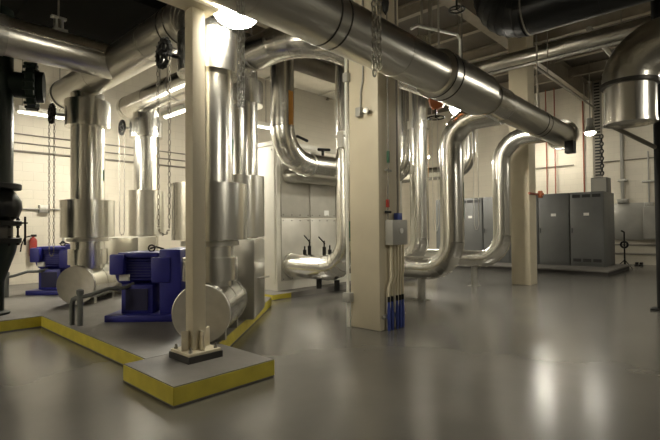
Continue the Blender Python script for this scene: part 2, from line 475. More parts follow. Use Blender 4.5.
dc = OA[1]+FWD*2.25+RT*.04
chain_wheel((dc.x-.42, dc.y+.2, 3.43), 'smallest black chain wheel, between the far left riser and the slimmer one', 'thin hand chain loop hanging between the two far left risers', 1.3, (dc.x-.25, dc.y+.14, 3.43))

# ------------------------------------------------------------------ overhead headers
HZ = 3.69
t = thing('suction_header', 'large overhead header slanting up behind the black chain wheel and cream post', 'pipe header', (2.7, 5.5, HZ))
b = B().tube([(2.7, 4.76, HZ), (2.7, 8.85, HZ)], .245, 40)
for y in (5.6, 7.4): ring_profile(b.bm, (2.7, y, HZ), (0, 1, 0), .245, .03, .003, 40)
b.to('straight_section', 'dull_y', t)
arc = [(2.7, 4.76-.40*math.sin(k*PI/14), HZ-.40+.40*math.cos(k*PI/14)) for k in range(8)]
b = B().tube(arc+[(2.7, 4.36, 3.27)], .245, 40)
for k in range(1, 7): ring_profile(b.bm, arc[k], Vector(arc[k+1])-Vector(arc[k-1]), .245, .016, .004)
b.to('elbow', 'alu_dull', t)
B().lathe([(.25, 0), (.25, .10), (.235, .17), (.19, .24), (.11, .285), (0, .30)], (2.7, 8.85, HZ), (0, 1, 0), 36).to('end_cap', 'alu', t)
for y in (4.86, 5.02): strap(t, (2.7, y, HZ), (0, 1, 0), .245)
strap(t, (2.7, 8.84, HZ), (0, 1, 0), .25, w=.05)
B().tube([(2.55, 4.87, HZ+.2), (2.55, 4.87, ZC)], .012, 8).to('hanger_rod', 'smallpipe', t)

t = thing('branch_pipe', 'large dull pipe crossing the top left corner and joining the header', 'pipe', (1, 6.7, HZ))
b = B().tube([(-3.95, 6.7, HZ), (2.64, 6.7, HZ)], .235, 40)
ring_profile(b.bm, (2.40, 6.7, HZ), (1, 0, 0), .235, .03, .004, 40)
b.to('straight_section', 'dull_x', t)
b = B().tube([(.2, 6.462, HZ+.03), (2.44, 6.462, HZ+.03)], .008, 6); b.to('jacket_lap', 'alu', t)
for x in (1.30, -.8): strap(t, (x, 6.7, HZ), (1, 0, 0), .235, w=.10, h=.012, mat='galv')
for x, nm in ((1.30, 'a'), (1.95, 'b')):
    B().tube([(x, 6.7, HZ+.25), (x, 6.7, ZC)], .012, 8).to('hanger_rod', 'smallpipe', t)
b = B().box((1.87, 6.60, HZ+.20), (2.03, 6.80, HZ+.25)).box((1.90, 6.66, HZ+.25), (1.93, 6.74, HZ+.40)).box((1.97, 6.66, HZ+.25), (2.0, 6.74, HZ+.40)).box((1.86, 6.67, HZ+.40), (2.04, 6.73, HZ+.43))
b.to('hanger_clevis', 'galv', t)

DZ = 3.97
t = thing('discharge_header', 'overhead pipe curving behind the round lamp to the cream column', 'pipe header', (4.3, 6, DZ))
pipe(t, [(4.3, 9.95, DZ), (4.3, 4.45, DZ), (9.0, 4.45, DZ)], .245, .62, 'alu', gores=7)
B().lathe([(.25, 0), (.25, .10), (.235, .17), (.19, .24), (.11, .285), (0, .30)], (4.3, 9.95, DZ), (0, 1, 0), 36).to('end_cap', 'alu', t)
for y in (5.75, 5.55, 7.9): strap(t, (4.3, y, DZ), (0, 1, 0), .245, w=.03, h=.012, mat='alu_dull')
for y in (5.65, 8.6): B().tube([(4.3, y, DZ+.24), (4.3, y, ZC)], .012, 8).to('hanger_rod', 'smallpipe', t)

# main pipe along the room
MZ, MY = 3.20, 2.90
def mz(x): return MZ+.0115*(6.5-x)      # the run falls gently towards its far end
MD = Vector((1, 0, -.0115))
t = thing('main_pipe', 'largest jacketed pipe, running overhead across the whole view past the cream column', 'pipe', (5, MY, MZ))
b = B().tube([(-3.9, MY, mz(-3.9)), (6.30, MY, mz(6.30))], .25, 48)
for x in (1.1, 2.2, 4.2): ring_profile(b.bm, (x, MY, mz(x)), MD, .25, .04, .003, 48)
b.to('straight_section', 'dull_x', t)
B().lathe([(.25, -1.25), (.298, -1.22), (.298, 0), (.27, .02), (.235, .03)], (6.25, MY, mz(6.25)), MD, 48).to('reducer_sleeve', 'dull_x', t)
B().tube([(6.2, MY, mz(6.2)), (10.05, MY, mz(10.05))], .232, 44).to('reduced_section', 'dull_x', t)
B().tube([(6.5, MY, mz(6.5)), (7.0, MY, mz(7.0))], .25, 44).to('valve_jacket', 'alu_x', t)
B().lathe([(.232, 0), (.30, .0), (.31, .04), (.30, .12), (.25, .22), (.15, .28), (0, .30)], (10.0, MY, mz(10)), MD, 44).to('end_cap', 'alu', t)
for x in (3.02, 3.16, 5.05, 5.22): strap(t, (x, MY, mz(x)), MD, .25 if x < 4 else .30, w=.018)
for x in (8.55, 8.75): strap(t, (x, MY, mz(x)), MD, .232, w=.025)
for x in (5.13, 8.65): B().tube([(x, MY, MZ+.24), (x, MY, ZC)], .013, 8).to('hanger_rod', 'smallpipe', t)
b = B().box((9.62, MY-.32, 2.72), (9.82, MY-.16, 2.96), .01); b.to('drain_box', 'black', t)

# ------------------------------------------------------------------ air handling unit (white casing)
AX0, AX1, AY0, AY1 = 5.75, 10.0, 6.78, 9.4
t = thing('equipment_pad', 'low concrete pad with yellow edge under the white air handler', 'pad', (7.8, 8, 0))
B().box((5.36, 6.45, 0), (10.2, 9.7, .10)).to('slab', 'pad', t)
b = B(); edge_strip(b.bm, (5.36, 9.7), (5.36, 6.45), .01, .095); edge_strip(b.bm, (5.36, 6.45), (5.80, 6.45), .01, .095)
b.to('painted_edge', 'yellow', t)
t = thing('air_handler', 'large white and grey panelled air handler box behind the bent pipes', 'air handler', (7.8, 8, .10))
B().box((AX0, AY0, .10), (AX1, AY1, 3.0), .006).to('casing', 'ahu', t)
xs = [5.83, 6.62, 7.41, 8.20, 9.0, 9.9]
for i in range(5):
    for z0, z1 in ((.28, 1.50), (1.53, 2.86)):
        b = B().box((xs[i]+.012, AY0-.022, z0), (xs[i+1]-.012, AY0, z1), .005)
        p = b.to('side_panel', 'ahu_grey', t)
        for k in range(4):
            for zz in (z0+.04, z1-.04):
                B().lathe([(.011, 0), (.011, .008), (0, .009)], (xs[i]+.06+k*(xs[i+1]-xs[i]-.12)/3, AY0-.022, zz), (0, -1, 0), 8).to('bolt', 'seam', p)
for y0, y1 in ((6.83, 8.05), (8.09, 9.35)):
    B().box((AX0-.02, y0, .22), (AX0, y1, 2.9), .005).to('end_panel', 'ahu', t)
for k in range(9): B().lathe([(.012, 0), (.012, .01), (0, .011)], (AX0-.02, 6.9+k*.29, 2.84), (-1, 0, 0), 8).to('bolt', 'seam', t)
B().box((7.04, AY0-.028, 1.57), (7.18, AY0-.021, 1.68)).to('notice_plate', 'plate', t)
B().box((AX0-.02, AY0-.03, 2.93), (AX1+.02, AY1+.02, 3.02), .006).to('roof_cap', 'ahu', t)
b = B().tube([(6.25, 6.9, 3.02), (6.25, 6.9, 3.12), (6.4, 6.9, 3.2), (6.7, 6.9, 3.14)], .03, 10); b.to('cable_gland', 'black', t)

# ------------------------------------------------------------------ bent pipes at the air handler
def marker(root, p, d, r, mat, length=.5, arc=.9, face=(-.73, -.68, 0)):
    p = Vector(p); d = Vector(d).normalized(); f = Vector(face); f = (f-d*f.dot(d)).normalized(); s = d.cross(f)
    b = B(); n = 6; a = []; c = []
    for k in range(n+1):
        an = -arc/2+arc*k/n; o = (f*math.cos(an)+s*math.sin(an))*(r+.004)
        a.append(b.bm.verts.new(p+o-d*length/2)); c.append(b.bm.verts.new(p+o+d*length/2))
    for k in range(n): b.bm.faces.new((a[k], a[k+1], c[k+1], c[k]))
    return b.to('pipe_marker', mat, root)
def leg(root, x, y, ztop, r=.055):
    b = B().tube([(x, y, .012), (x, y, ztop)], r, 16).box((x-.11, y-.11, 0), (x+.11, y+.11, .012))
    return b.to('support_leg', 'galv', root)

t = thing('bent_pipe', 'vertical jacketed pipe bending right above the white air handler front', 'pipe', (5.40, 6.2, 2.5))
pipe(t, [(5.40, 6.2, 5.6), (5.40, 6.2, 2.50), (7.6, 6.2, 2.50)], .215, .62, 'alu', gores=7)
strap(t, (6.05, 6.2, 2.5), (1, 0, 0), .215, w=.05, h=.01, mat='alu_dull')
marker(t, (5.40, 6.2, 3.42), (0, 0, 1), .215, 'marker_orange', .62, .55, face=(.10, -1, 0))
B().tube([(7.4, 6.2, 2.5), (7.4, 6.79, 2.5)], .215, 28).to('inlet_stub', 'alu', t)
t = thing('bent_pipe', 'lower dull pipe elbow tucked under the air handler inlet bend', 'pipe', (6.2, 6.45, 2.2))
pipe(t, [(6.02, 6.8, 2.33), (6.02, 6.58, 2.33), (7.25, 6.58, 2.33)], .13, .18, 'alu_dull')
b = B().tube([(6.75, 6.5, 2.72), (6.75, 6.5, 2.92)], .03, 10).tube([(6.62, 6.5, 2.9), (6.95, 6.5, 2.93)], .03, 10)
tag(b.to('valve_lever', 'black'), 'black valve lever on the pipe before the air handler top', 'valve')

t = thing('bent_pipe', 'jacketed pipe left of the cream column bending low into the air handler', 'pipe', (6.1, 5.24, .58))
pipe(t, [(6.1, 5.24, 5.4), (6.1, 5.24, .58), (6.1, 6.77, .58)], .232, .55, 'alu', gores=7)
strap(t, (6.1, 6.74, .58), (0, 1, 0), .232, w=.05, h=.012, mat='alu_dull')
marker(t, (6.1, 5.24, 1.25), (0, 0, 1), .232, 'marker_green', .34, .5, face=(-.62, -.78, 0))
b = B().box((5.74, 5.06, 2.66), (5.82, 5.2, 2.94), .01).tube([(5.78, 5.0, 2.86), (5.78, 5.26, 2.86)], .035, 12); b.to('vent_valve', 'white', t)
for y in (6.0, 5.55):
    B().tube([(6.1, y, .18), (6.1, y, .37)], .05, 14).to('drain_stub', 'black', t)
for y, h in ((6.38, .17), (6.25, .30), (5.86, .28), (5.72, .2)):
    b = B().tube([(6.1, y, .79), (6.1, y, .79+h*.6)], .035, 12).tube([(6.1, y, .79+h*.6), (6.1, y, .79+h)], .014, 8)
    if h > .25: b.tube([(6.1, y-.02, .79+h*.8), (6.1, y+.14, .79+h*1.25)], .012, 8)
    b.to('gauge_valve', 'black', t)

t = thing('bent_pipe', 'foremost jacketed pipe right of the cream column, curling at top and bottom', 'pipe', (7.15, 3.83, .58))
pipe(t, [(7.15, 2.95, 3.12), (7.15, 3.83, 3.12), (7.15, 3.83, .575), (7.15, 6.77, .575)], .20, .48, 'alu', gores=7)
marker(t, (7.15, 3.83, 1.75), (0, 0, 1), .2, 'marker_green', .62, .5, face=(.45, -.9, 0))
leg(t, 7.15, 4.45, .40, .07)

t = thing('bent_pipe', 'straight jacketed pipe standing between the cream column and the foremost bent pipe', 'pipe', (8.55, 5.35, .58))
pipe(t, [(8.55, 5.35, 5.4), (8.55, 5.35, .58), (8.55, 6.77, .58)], .20, .5, 'alu', gores=7)
B().tube([(8.55, 5.35, 3.42), (8.55, 5.35, 3.6)], .235, 32).to('coupling_jacket', 'alu', t)
marker(t, (8.55, 5.35, 2.85), (0, 0, 1), .2, 'marker_orange', .9, .5, face=(.5, -.86, 0))

t = thing('bent_pipe', 'jacketed pipe before the far cream column, curling at top and bottom', 'pipe', (9.6, 3.98, .6))
pipe(t, [(9.6, 2.95, 3.16), (9.6, 3.98, 3.16), (9.6, 3.98, .60), (9.6, 6.77, .60)], .182, .52, 'alu', gores=7)
leg(t, 9.6, 4.62, .45, .07)
marker(t, (9.6, 3.98, 1.7), (0, 0, 1), .182, 'marker_green', .62, .4, face=(.5, -.86, 0))

t = thing('bent_pipe', 'pipe bending left into the air handler just right of the cream column', 'pipe', (9.2, 6.1, 2.6))
pipe(t, [(9.2, 6.1, 5.4), (9.2, 6.1, 2.55), (9.2, 6.77, 2.55)], .185, .45, 'alu', gores=7)
t = thing('bent_pipe', 'short pipe elbow seen behind the foremost bent pipe, dropping and turning left', 'pipe', (11.2, 5.5, 2.75))
pipe(t, [(11.2, 5.5, 5.2), (11.2, 5.5, 2.78), (11.2, 9.0, 2.78)], .18, .42, 'alu', gores=7)

# ------------------------------------------------------------------ cream columns
def column(name, x, y, w, lab, z1=ZC):
    t = thing(name, lab, 'column', (x, y, 0))
    B().box((x-w/2, y-w/2, 0), (x+w/2, y+w/2, z1), .012).to('shaft', 'cream', t)
    return t
cx, cy_ = 4.865, 3.725
colA = column('building_column', cx, cy_, .48, 'square cream column in the centre carrying conduits and blue sleeves')
column('building_column', 10.6, 3.90, .42, 'square cream column further back, before the slate cabinets')

# things on the central column
FX, FY = cx-.24, cy_-.24     # its two visible faces
t = thing('conduit_run', 'white conduit down the left edge of the central column with box near floor', 'conduit', (FX-.03, 3.915, 0))
B().tube([(FX-.03, 3.985, 0), (FX-.03, 3.985, 5.6)], .021, 12).to('tube', 'white', t)
B().box((FX-.09, 3.91, .33), (FX-.001, 4.03, .45), .006).to('junction_box', 'greybox', t)
B().box((FX-.075, 3.93, 3.24), (FX-.001, 4.01, 3.36), .006).to('pull_box', 'greybox', t)
t = thing('conduit_run', 'thin curved conduit on the column upper left face ending at the alarm', 'conduit', (FX-.02, 3.75, 3))
B().tube([(FX-.02, 3.70, 5.0), (FX-.02, 3.70, 3.42), (FX-.02, 3.71, 3.2), (FX-.02, 3.745, 3.05), (FX-.02, 3.75, 2.86)], .011, 10).to('tube', 'greybox', t)
t = thing('alarm_horn', 'small grey alarm box with round horn on the column upper left face', 'alarm', (FX, 3.72, 2.8))
B().box((FX-.07, 3.72, 2.74), (FX, 3.80, 2.86), .008).to('box', 'greybox', t)
B().lathe([(.02, 0), (.02, .05), (.04, .07), (.04, .085), (.02, .08), (0, .08)], (FX-.005, 3.625, 2.79), (-1, -.2, 0), 18).to('horn', 'galv', t)
B().tube([(FX-.03, 3.72, 2.79), (FX-.03, 3.63, 2.79)], .012, 8).to('arm', 'galv', t)

t = thing('control_box', 'grey electrical control box on the right face of the central column', 'electrical box', (4.82, FY, 1.2))
B().box((4.74, FY-.13, 1.08), (5.07, FY-.005, 1.40), .008).to('enclosure', 'greybox', t)
B().lathe([(.035, 0), (.035, .012), (0, .012)], (4.92, FY-.13, 1.26), (0, -1, 0), 18).to('round_label', 'plate', t)
B().box((4.92, FY-.09, 1.39), (5.01, FY-.02, 1.49), .006).to('coupling', 'bootblue', t)
xs4 = (4.80, 4.87, 4.94, 5.01, 5.07)
for i, x in enumerate(xs4):
    which = ('leftmost', 'second from left', 'middle one', 'second from right', 'rightmost')[i]
    t = thing('conduit_run', '%s of the five cream conduits below the control box, in a blue sleeve' % which, 'conduit', (x, FY-.05, 0))
    off = -.06 if i < 2 else -.02
    zb = .54+.03*i
    B().tube([(x, FY-.055, 1.08), (x, FY-.055, zb+.10), (x+off, FY-.055, zb), (x+off, FY-.055, .33)], .015, 10).to('tube', 'conduit', t)
    B().lathe([(.018, 0), (.022, .05), (.022, .26), (.016, .32), (.016, .36)], (x+off, FY-.055, .0), seg=14).to('sleeve', 'bootblue', t)
    B().tube([(x+off, FY-.055, .36), (x+off, FY-.055, .43)], .017, 10).to('collar', 'black', t)
t = thing('strut_rail', 'small galvanised strut rail holding the blue sleeves low on the column', 'rail', (4.8, FY-.02, .17))
B().box((4.65, FY-.032, .15), (5.12, FY-.001, .20), .004).to('channel', 'galv', t)
for x in (4.67, 5.10): B().lathe([(.012, 0), (.012, .03), (0, .03)], (x, FY-.03, .175), (0, -1, 0), 8).to('bolt', 'galv', t)

t = thing('air_line', 'thin pipe with small valves above the control box on the column', 'pipe', (4.72, FY-.04, 2))
B().tube([(4.78, FY-.04, 4.2), (4.78, FY-.04, 1.9), (4.76, FY-.04, 1.78), (4.76, FY-.04, 1.39)], .010, 8).to('tube', 'smallpipe', t)
B().box((4.765, FY-.055, 2.13), (4.795, FY-.025, 2.28), .003).to('tag', 'marker_green', t)
B().tube([(4.72, FY-.04, 2.03), (4.84, FY-.04, 2.03)], .014, 8).to('tee_valve', 'galv', t)
B().box((4.745, FY-.06, 1.56), (4.775, FY-.02, 1.66), .004).to('red_handle', 'red', t)
B().tube([(4.71, FY-.04, 1.5), (4.82, FY-.04, 1.5)], .016, 8).to('gauge_cock', 'black', t)
t = thing('conduit_run', 'straight dark conduit rising from the control box to the ceiling', 'conduit', (4.91, FY-.05, 2))
B().tube([(4.965, FY-.05, 1.49), (4.965, FY-.05, 5.6)], .014, 10).to('tube', 'smallpipe', t)

# ------------------------------------------------------------------ slate cabinets
t = thing('cabinet_plinth', 'low dark plinth under the row of slate grey cabinets', 'plinth', (14.8, 5.8, 0))
B().box((13.45, 2.85, 0), (16.1, 9.2, .10)).to('slab', 'grout', t)
B().box((13.42, 2.82, .10), (16.1, 9.2, .14), .004).to('top_slab', 'pad', t)
labs = ['slate grey cabinet nearest the camera, right end of the row', 'slate grey cabinet second from the right end of the row',
        'slate grey cabinet hidden half behind the far cream column', 'slate grey cabinet seen between the foremost bent pipe and the far one',
        'slate grey cabinet just right of the foremost bent pipe', 'slate grey cabinet at the left end of the row, left of the foremost bent pipe']
for i in range(6):
    y0 = 3.17+i*.885; y1 = y0+.875
    t = thing('equipment_cabinet', labs[i], 'cabinet', (15.2, (y0+y1)/2, .14), group='slate grey cabinets')
    B().box((14.63, y0, .14), (15.9, y1, 2.28), .008).to('body', 'cab', t)
    d = B().box((14.60, y0+.015, .22), (14.63, y1-.015, 2.25), .006).to('door', 'cab', t)
    ym = (y0+y1)/2
    B().box((14.592, ym-.07, 1.60), (14.60, ym+.07, 1.68)).to('name_plate', 'plate', d)
    if i % 2 == 0:
        for zz in (2.12, .27):
            for k in range(3):
                B().box((14.592, y0+.07+k*.26, zz), (14.60, y0+.28+k*.26, zz+.09)).to('vent', 'cabdk', d)
    B().tube([(14.58, y1-.06, 1.1), (14.58, y1-.06, 1.25)], .012, 8).to('handle', 'black', d)
t = thing('top_box', 'small grey box sitting on the near end of the slate cabinets', 'box', (15.4, 3.4, 2.28))
B().box((15.2, 3.2, 2.28), (15.7, 3.62, 2.72), .01).to('body', 'cab', t)
B().box((15.19, 3.22, 2.30), (15.2, 3.60, 2.70)).to('lid', 'greybox', t)

# ------------------------------------------------------------------ right wall fittings
W = XR-.02
t = thing('wall_panel', 'flat grey metal panel on the right wall beside the slate cabinets', 'panel', (W, 3.1, 1.4))
B().box((W-.05, 2.75, .82), (W+.019, 3.66, 2.06), .006).to('plate', 'panelgrey', t)
t = thing('electrical_box', 'pale electrical box on the right wall, at the right edge', 'electrical box', (W, 2.5, 1.4))
B().box((W-.25, 2.1, .85), (W+.019, 2.76, 1.92), .01).to('enclosure', 'greybox', t)
B().box((W-.26, 2.12, .88), (W-.25, 2.74, 1.89)).to('door', 'panelgrey', t)
def wall_pipe(lab, pts, r, mat, cat='pipe', name='wall_conduit', boxes=()):
    t = thing(name, lab, cat, pts[0])
    B().tube(pts, r, 10).to('tube', mat, t)
    for lo, hi in boxes: B().box(lo, hi, .006).to('fitting', 'galv', t)
    return t
wall_pipe('long grey conduit running level high on the right wall', [(W-.03, -1, 3.52), (W-.03, 6.6, 3.52)], .02, 'smallpipe', boxes=[((W-.08, 4.0, 3.47), (W+.01, 4.1, 3.57))])
for y, l in ((5.75, 'leftmost'), (5.45, 'middle'), (4.5, 'rightmost')):
    wall_pipe('%s of three upright red pipes on the right wall above the cabinets' % l, [(W-.16, y, 2.0), (W-.16, y, ZC)], .022, 'redpipe', name='sprinkler_pipe')
wall_pipe('thick upright pipe dropping on the right wall to the grey panel', [(W-.1, 3.35, 2.1), (W-.1, 3.35, 4.55), (W-.1, 3.45, 4.7), (W-.1, 4.1, 4.75)], .055, 'greybox',
          boxes=[((W-.17, 3.2, 2.06), (W+.01, 3.5, 2.2)), ((W-.17, 3.22, 2.8), (W+.01, 3.48, 2.86))])
wall_pipe('slim upright conduit on the right wall right of the grey panel', [(W-.05, 2.62, 1.93), (W-.05, 2.62, 3.75)], .025, 'greybox', boxes=[((W-.1, 2.5, 1.93), (W+.01, 2.74, 2.06)), ((W-.1, 2.3, 2.72), (W+.01, 2.8, 2.78))])
wall_pipe('upper of two low level pipes along the right wall base', [(W-.08, 0, .66), (W-.08, 3.7, .66)], .035, 'smallpipe')
wall_pipe('lower of two low level pipes along the right wall base', [(W-.08, 0, .36), (W-.08, 3.7, .36)], .035, 'smallpipe')
t = thing('hose_stand', 'dark hose stand on the floor right of the slate cabinets', 'stand', (16.4, 3.0, 0))
B().tube([(16.4, 3.02, .02), (16.4, 3.02, 1.1), (16.4, 3.1, 1.15)], .025, 10).to('pole', 'black', t)
b = B()
for a in (0, 2.1, 4.2): b.tube([(16.4, 3.02, .25), (16.4+.25*math.cos(a), 3.02+.25*math.sin(a), .012)], .014, 8)
b.to('feet', 'black', t)
B().torus((16.38, 3.02, .72), (1, 0, 0), .09, .03, 18, 8).to('hose_coil', 'black', t)
for y, l in ((2.92, 'left'), (2.80, 'right')):
    b = B().box((17.5, y-.045, 0), (17.78, y+.045, .05), .015).box((17.62, y-.045, .05), (17.78, y+.045, .11), .02)
    tag(b.to('work_shoe', 'black'), '%s black shoe of the pair on the floor by the right wall' % l, 'shoe')
t = thing('strut_channel', 'upright slotted steel channel on the right wall above the cabinets', 'channel', (17.7, 3.95, 4))
b = B().box((17.72, 3.85, 2.6), (17.76, 4.12, 6.3))
b.to('channel', 'smallpipe', t)
b = B()
for k in range(34): b.box((17.708, 3.9, 2.7+k*.105), (17.72, 4.07, 2.75+k*.105))
b.to('slots', 'black', t)
b = B(); chain_strand(b.bm, (17.4, 3.80, 4.35), (17.4, 3.80, 3.0), .12, .05, .022, 10, 5)
tag(b.to('hanging_chain', 'black'), 'heavy black chain hanging before the slotted channel on the right wall', 'chain')
wall_pipe('slim pipe with red hand valve, level beside the far cream column', [(10.3, 3.66, 2.03), (10.86, 3.66, 2.03)], .025, 'redpipe', name='valve_pipe')
t = thing('red_valve', 'small orange red valve body at the right side of far cream column', 'valve', (10.85, 3.60, 2.0))
B().box((10.83, 3.58, 1.95), (10.93, 3.66, 2.11), .015).to('body', 'orange', t)
B().lathe([(.03, 0), (.03, .03), (0, .035)], (10.88, 3.58, 2.03), (0, -1, 0), 14).to('cap', 'orange', t)

# ------------------------------------------------------------------ left wall fittings
WL = YL-.02
for z, l in ((3.40, 'topmost'), (3.21, 'middle'), (3.03, 'lowest')):
    wall_pipe('%s of three level conduits high on the left wall' % l, [(-3, WL-.03, z), (10.5, WL-.03, z)], .016 if z > 3.1 else .024, 'smallpipe')
wall_pipe('white conduit dropping on the left wall with round box above the extinguisher', [(1.4, WL-.03, 1.78), (3.45, WL-.03, 1.78), (3.5, WL-.03, 1.73), (3.5, WL-.03, 1.0), (3.6, WL-.03, .9), (4.4, WL-.03, .9)], .022, 'greybox',
          boxes=[((3.0, WL-.10, 1.70), (3.2, WL+.01, 1.87))])
t = thing('fire_extinguisher', 'red fire extinguisher hung on the left wall above the far blue motor', 'extinguisher', (2.88, WL-.1, .8))
B().lathe([(.05, 0), (.075, .015), (.075, .34), (.055, .39), (.025, .41), (.025, .43), (0, .43)], (2.88, WL-.11, .74), seg=20).to('cylinder', 'red', t)
B().box((2.84, WL-.14, 1.17), (2.94, WL-.08, 1.22), .008).to('valve_head', 'black', t)
B().tube([(2.84, WL-.12, 1.19), (2.72, WL-.12, 1.16), (2.66, WL-.12, 1.0), (2.64, WL-.12, .85)], .014, 8).to('hose', 'black', t)
B().box((2.86, WL-.04, .9), (2.90, WL+.018, 1.15)).to('bracket', 'black', t)
def tube_light(x, y, z, lab, L=.95, rz=0):
    t = thing('strip_light', lab, 'strip light', (x, y, z), rz)
    B().box((-L/2, -.11, .02), (L/2, .11, .12), .01).to('housing', 'white', t, True)
    B().lathe([(.05, 0), (.05, L-.04)], (-L/2+.02, 0, .03), (1, 0, 0), 16).to('lens', 'tube', t, True)
    for k in (-1, 1): B().tube([(k*L*.4, 0, .12), (k*L*.4, 0, ZC-z)], .008, 6).to('hanger_rod', 'smallpipe', t, True)
tube_light(2.87, 10.95, 3.72, 'lit strip light high at the left wall, left of the far left riser', .86)
tube_light(5.05, 9.35, 3.85, 'lit strip light seen just left of the cream post', 1.0, PI/2)
tube_light(7.3, 9.6, 4.0, 'lit strip light above the white corner of the air handler', 1.2)
tube_light(15.8, 11.35, 4.55, 'lit strip light far back, left of the foremost bent pipe', 1.8)

# ------------------------------------------------------------------ dark green valve column at the left edge
gx, gy = 1.41, 7.76
t = thing('valve_column', 'dark green valve column with flanges at the left edge', 'valve', (gx, gy, .15))
B().lathe([(.24, 0), (.24, .03), (.17, .05), (.17, .45), (.30, .85), (.33, 1.0)], (gx, gy, .15), seg=32).to('lower_body', 'green', t)
for z0 in (1.13, 1.37):
    f = B().lathe([(.36, 0), (.37, .01), (.37, .065), (.36, .075)], (gx, gy, z0), seg=36).to('flange', 'black', t)
    for k in range(12):
        a = 2*PI*k/12; B().lathe([(.02, -.03), (.02, .105), (0, .105)], (gx+.335*math.cos(a), gy+.335*math.sin(a), z0), seg=6).to('bolt', 'black', f)
B().tube([(gx, gy, 1.2), (gx, gy, 1.38)], .27, 30).to('spool', 'seam', t)
for k in range(6):
    a = 2*PI*k/6+.5; b = B().tube([(gx+.43*math.cos(a), gy+.43*math.sin(a), 1.1), (gx+.43*math.cos(a), gy+.43*math.sin(a), 1.5)], .014, 8)
    b.box((gx+.40*math.cos(a)-.05, gy+.40*math.sin(a)-.05, 1.40), (gx+.40*math.cos(a)+.05, gy+.40*math.sin(a)+.05, 1.42))
    b.to('tie_rod', 'black', t)
B().lathe([(.25, 0), (.34, .06), (.38, .18), (.37, .28), (.30, .40), (.26, .44)], (gx, gy, 1.44), seg=34).to('expansion_bellows', 'black_pipe', t)
B().lathe([(.36, 0), (.37, .01), (.37, .07), (.36, .08)], (gx, gy, 1.88), seg=36).to('flange', 'black', t)
B().tube([(gx, gy, 1.95), (gx, gy, 4.4)], .27, 34).to('pipe', 'green', t)
b = B().tube([(gx+.2, gy-.05, 3.38), (gx+.42, gy-.12, 3.38)], .18, 26); b.to('branch', 'green', t)
d = Vector((.93, -.36, 0)).normalized(); c0 = Vector((gx+.42, gy-.12, 3.38))
f = B().lathe([(.31, 0), (.325, .01), (.325, .10), (.31, .11), (.22, .11), (.22, .2), (0, .2)], c0, d, 36).to('blind_flange', 'green', t)
u_, v_ = frame_of(d)
for k in range(18):
    a = 2*PI*k/18; B().lathe([(.022, -.03), (.022, .12), (0, .12)], c0+(u_*math.cos(a)+v_*math.sin(a))*.318, d, 6).to('bolt', 'green', f)

# ------------------------------------------------------------------ right-hand overhead pipes and the black elbow
t = thing('drop_pipe', 'jacketed pipe elbow at upper right, dropping to an open flat end', 'pipe', (5.73, .98, 3))
B().tube([(5.73, -3.5, 3.17), (5.73, .66, 3.17)], .235, 36).to('straight_section', 'dull_y', t)
arc = [(5.73, .62+.36*math.sin(k*PI/14), 3.17-.36+.36*math.cos(k*PI/14)) for k in range(8)]
b = B().tube(arc, .26, 40)
for k in range(1, 7): ring_profile(b.bm, arc[k], Vector(arc[k+1])-Vector(arc[k-1]), .26, .016, .004)
b.to('elbow', 'dull_y', t)
strap(t, (5.73, .98, 2.80), (0, 0, 1), .262, w=.04, h=.008, mat='seam')
B().tube([(5.73, .98, 2.41), (5.73, .98, 2.84)], .24, 36).to('drop_section', 'alu_z', t)
strap(t, (5.73, .615, 3.17), (0, 1, 0), .26, w=.05, h=.012, mat='seam')
B().lathe([(.247, 0), (.247, .03), (.22, .03), (.22, .01), (0, .01)], (5.73, .98, 2.41), (0, 0, -1), 36).to('end_ring', 'alu', t)
t = thing('black_pipe', 'fat black pipe at the top right, turning up near the ceiling', 'pipe', (7.05, 1, 4.45))
pipe(t, [(7.05, -5.4, 4.55), (7.05, 2.95, 4.55), (7.05, 2.95, 6.35)], .36, .45, 'black_pipe', gores=8)
strap(t, (7.05, 2.47, 4.55), (0, 1, 0), .36, w=.02, h=.008, mat='smallpipe')
t = thing('steel_stand', 'black steel pipe stand at the far right edge', 'stand', (8.6, 1.1, 0))
qx, qy = 8.6, 1.10
B().tube([(qx, qy, 0.012), (qx, qy, 5.7)], .07, 18).to('pole', 'black', t)
B().box((qx-.14, qy-.14, 0), (qx+.14, qy+.14, .03), .004).to('foot_plate', 'black', t)
b = B().tube([(qx-.04, qy+.04, 2.5), (qx-.6, qy+.6, 2.88)], .035, 8); b.to('bracket_arm', 'smallpipe', t)

# high level pipes crossing
def high_pipe(lab, p, q, r, mat, name='overhead_pipe', rods=2):
    t = thing(name, lab, 'pipe', p)
    b = B().tube([p, q], r, 24); d = Vector(q)-Vector(p)
    for i in range(1, 5): ring_profile(b.bm, Vector(p)+d*i/5, d, r, .05, .006, 24)
    b.to('straight_section', mat, t)
    for i in range(rods):
        c = Vector(p)+d*(i+.5)/rods
        B().tube([c, (c.x, c.y, ZC)], .012, 8).to('hanger_rod', 'smallpipe', t)
high_pipe('level pipe high behind the black pipe, above the main pipe end', (9.6, -3, 4.80), (9.6, 6.5, 4.80), .14, 'alu_dull', rods=3)
high_pipe('thin pale pipe just below the level overhead pipe at upper right', (9.3, -3, 4.52), (9.3, 4.1, 4.52), .035, 'galv', rods=3)
high_pipe('dull overhead pipe crossing the roof space above the cream column', (5.0, 5.9, 5.1), (14.0, 5.9, 5.1), .15, 'alu_dull', rods=3)
high_pipe('slim pale pipe under the roof slanting toward the cabinet wall', (11.0, 2.6, 5.55), (17.9, 2.6, 5.55), .06, 'galv', rods=2)
high_pipe('slim brown pipe under the roof near the right wall', (11.0, 4.0, 5.3), (17.9, 4.0, 5.3), .03, 'smallpipe', rods=2)
t = thing('supply_duct', 'rectangular metal duct crossing above the air handler', 'duct', (7, 8.6, 4.6))
B().box((5.7, 8.2, 5.15), (10.5, 9.2, 5.65), .01).to('duct', 'alu_dull', t)
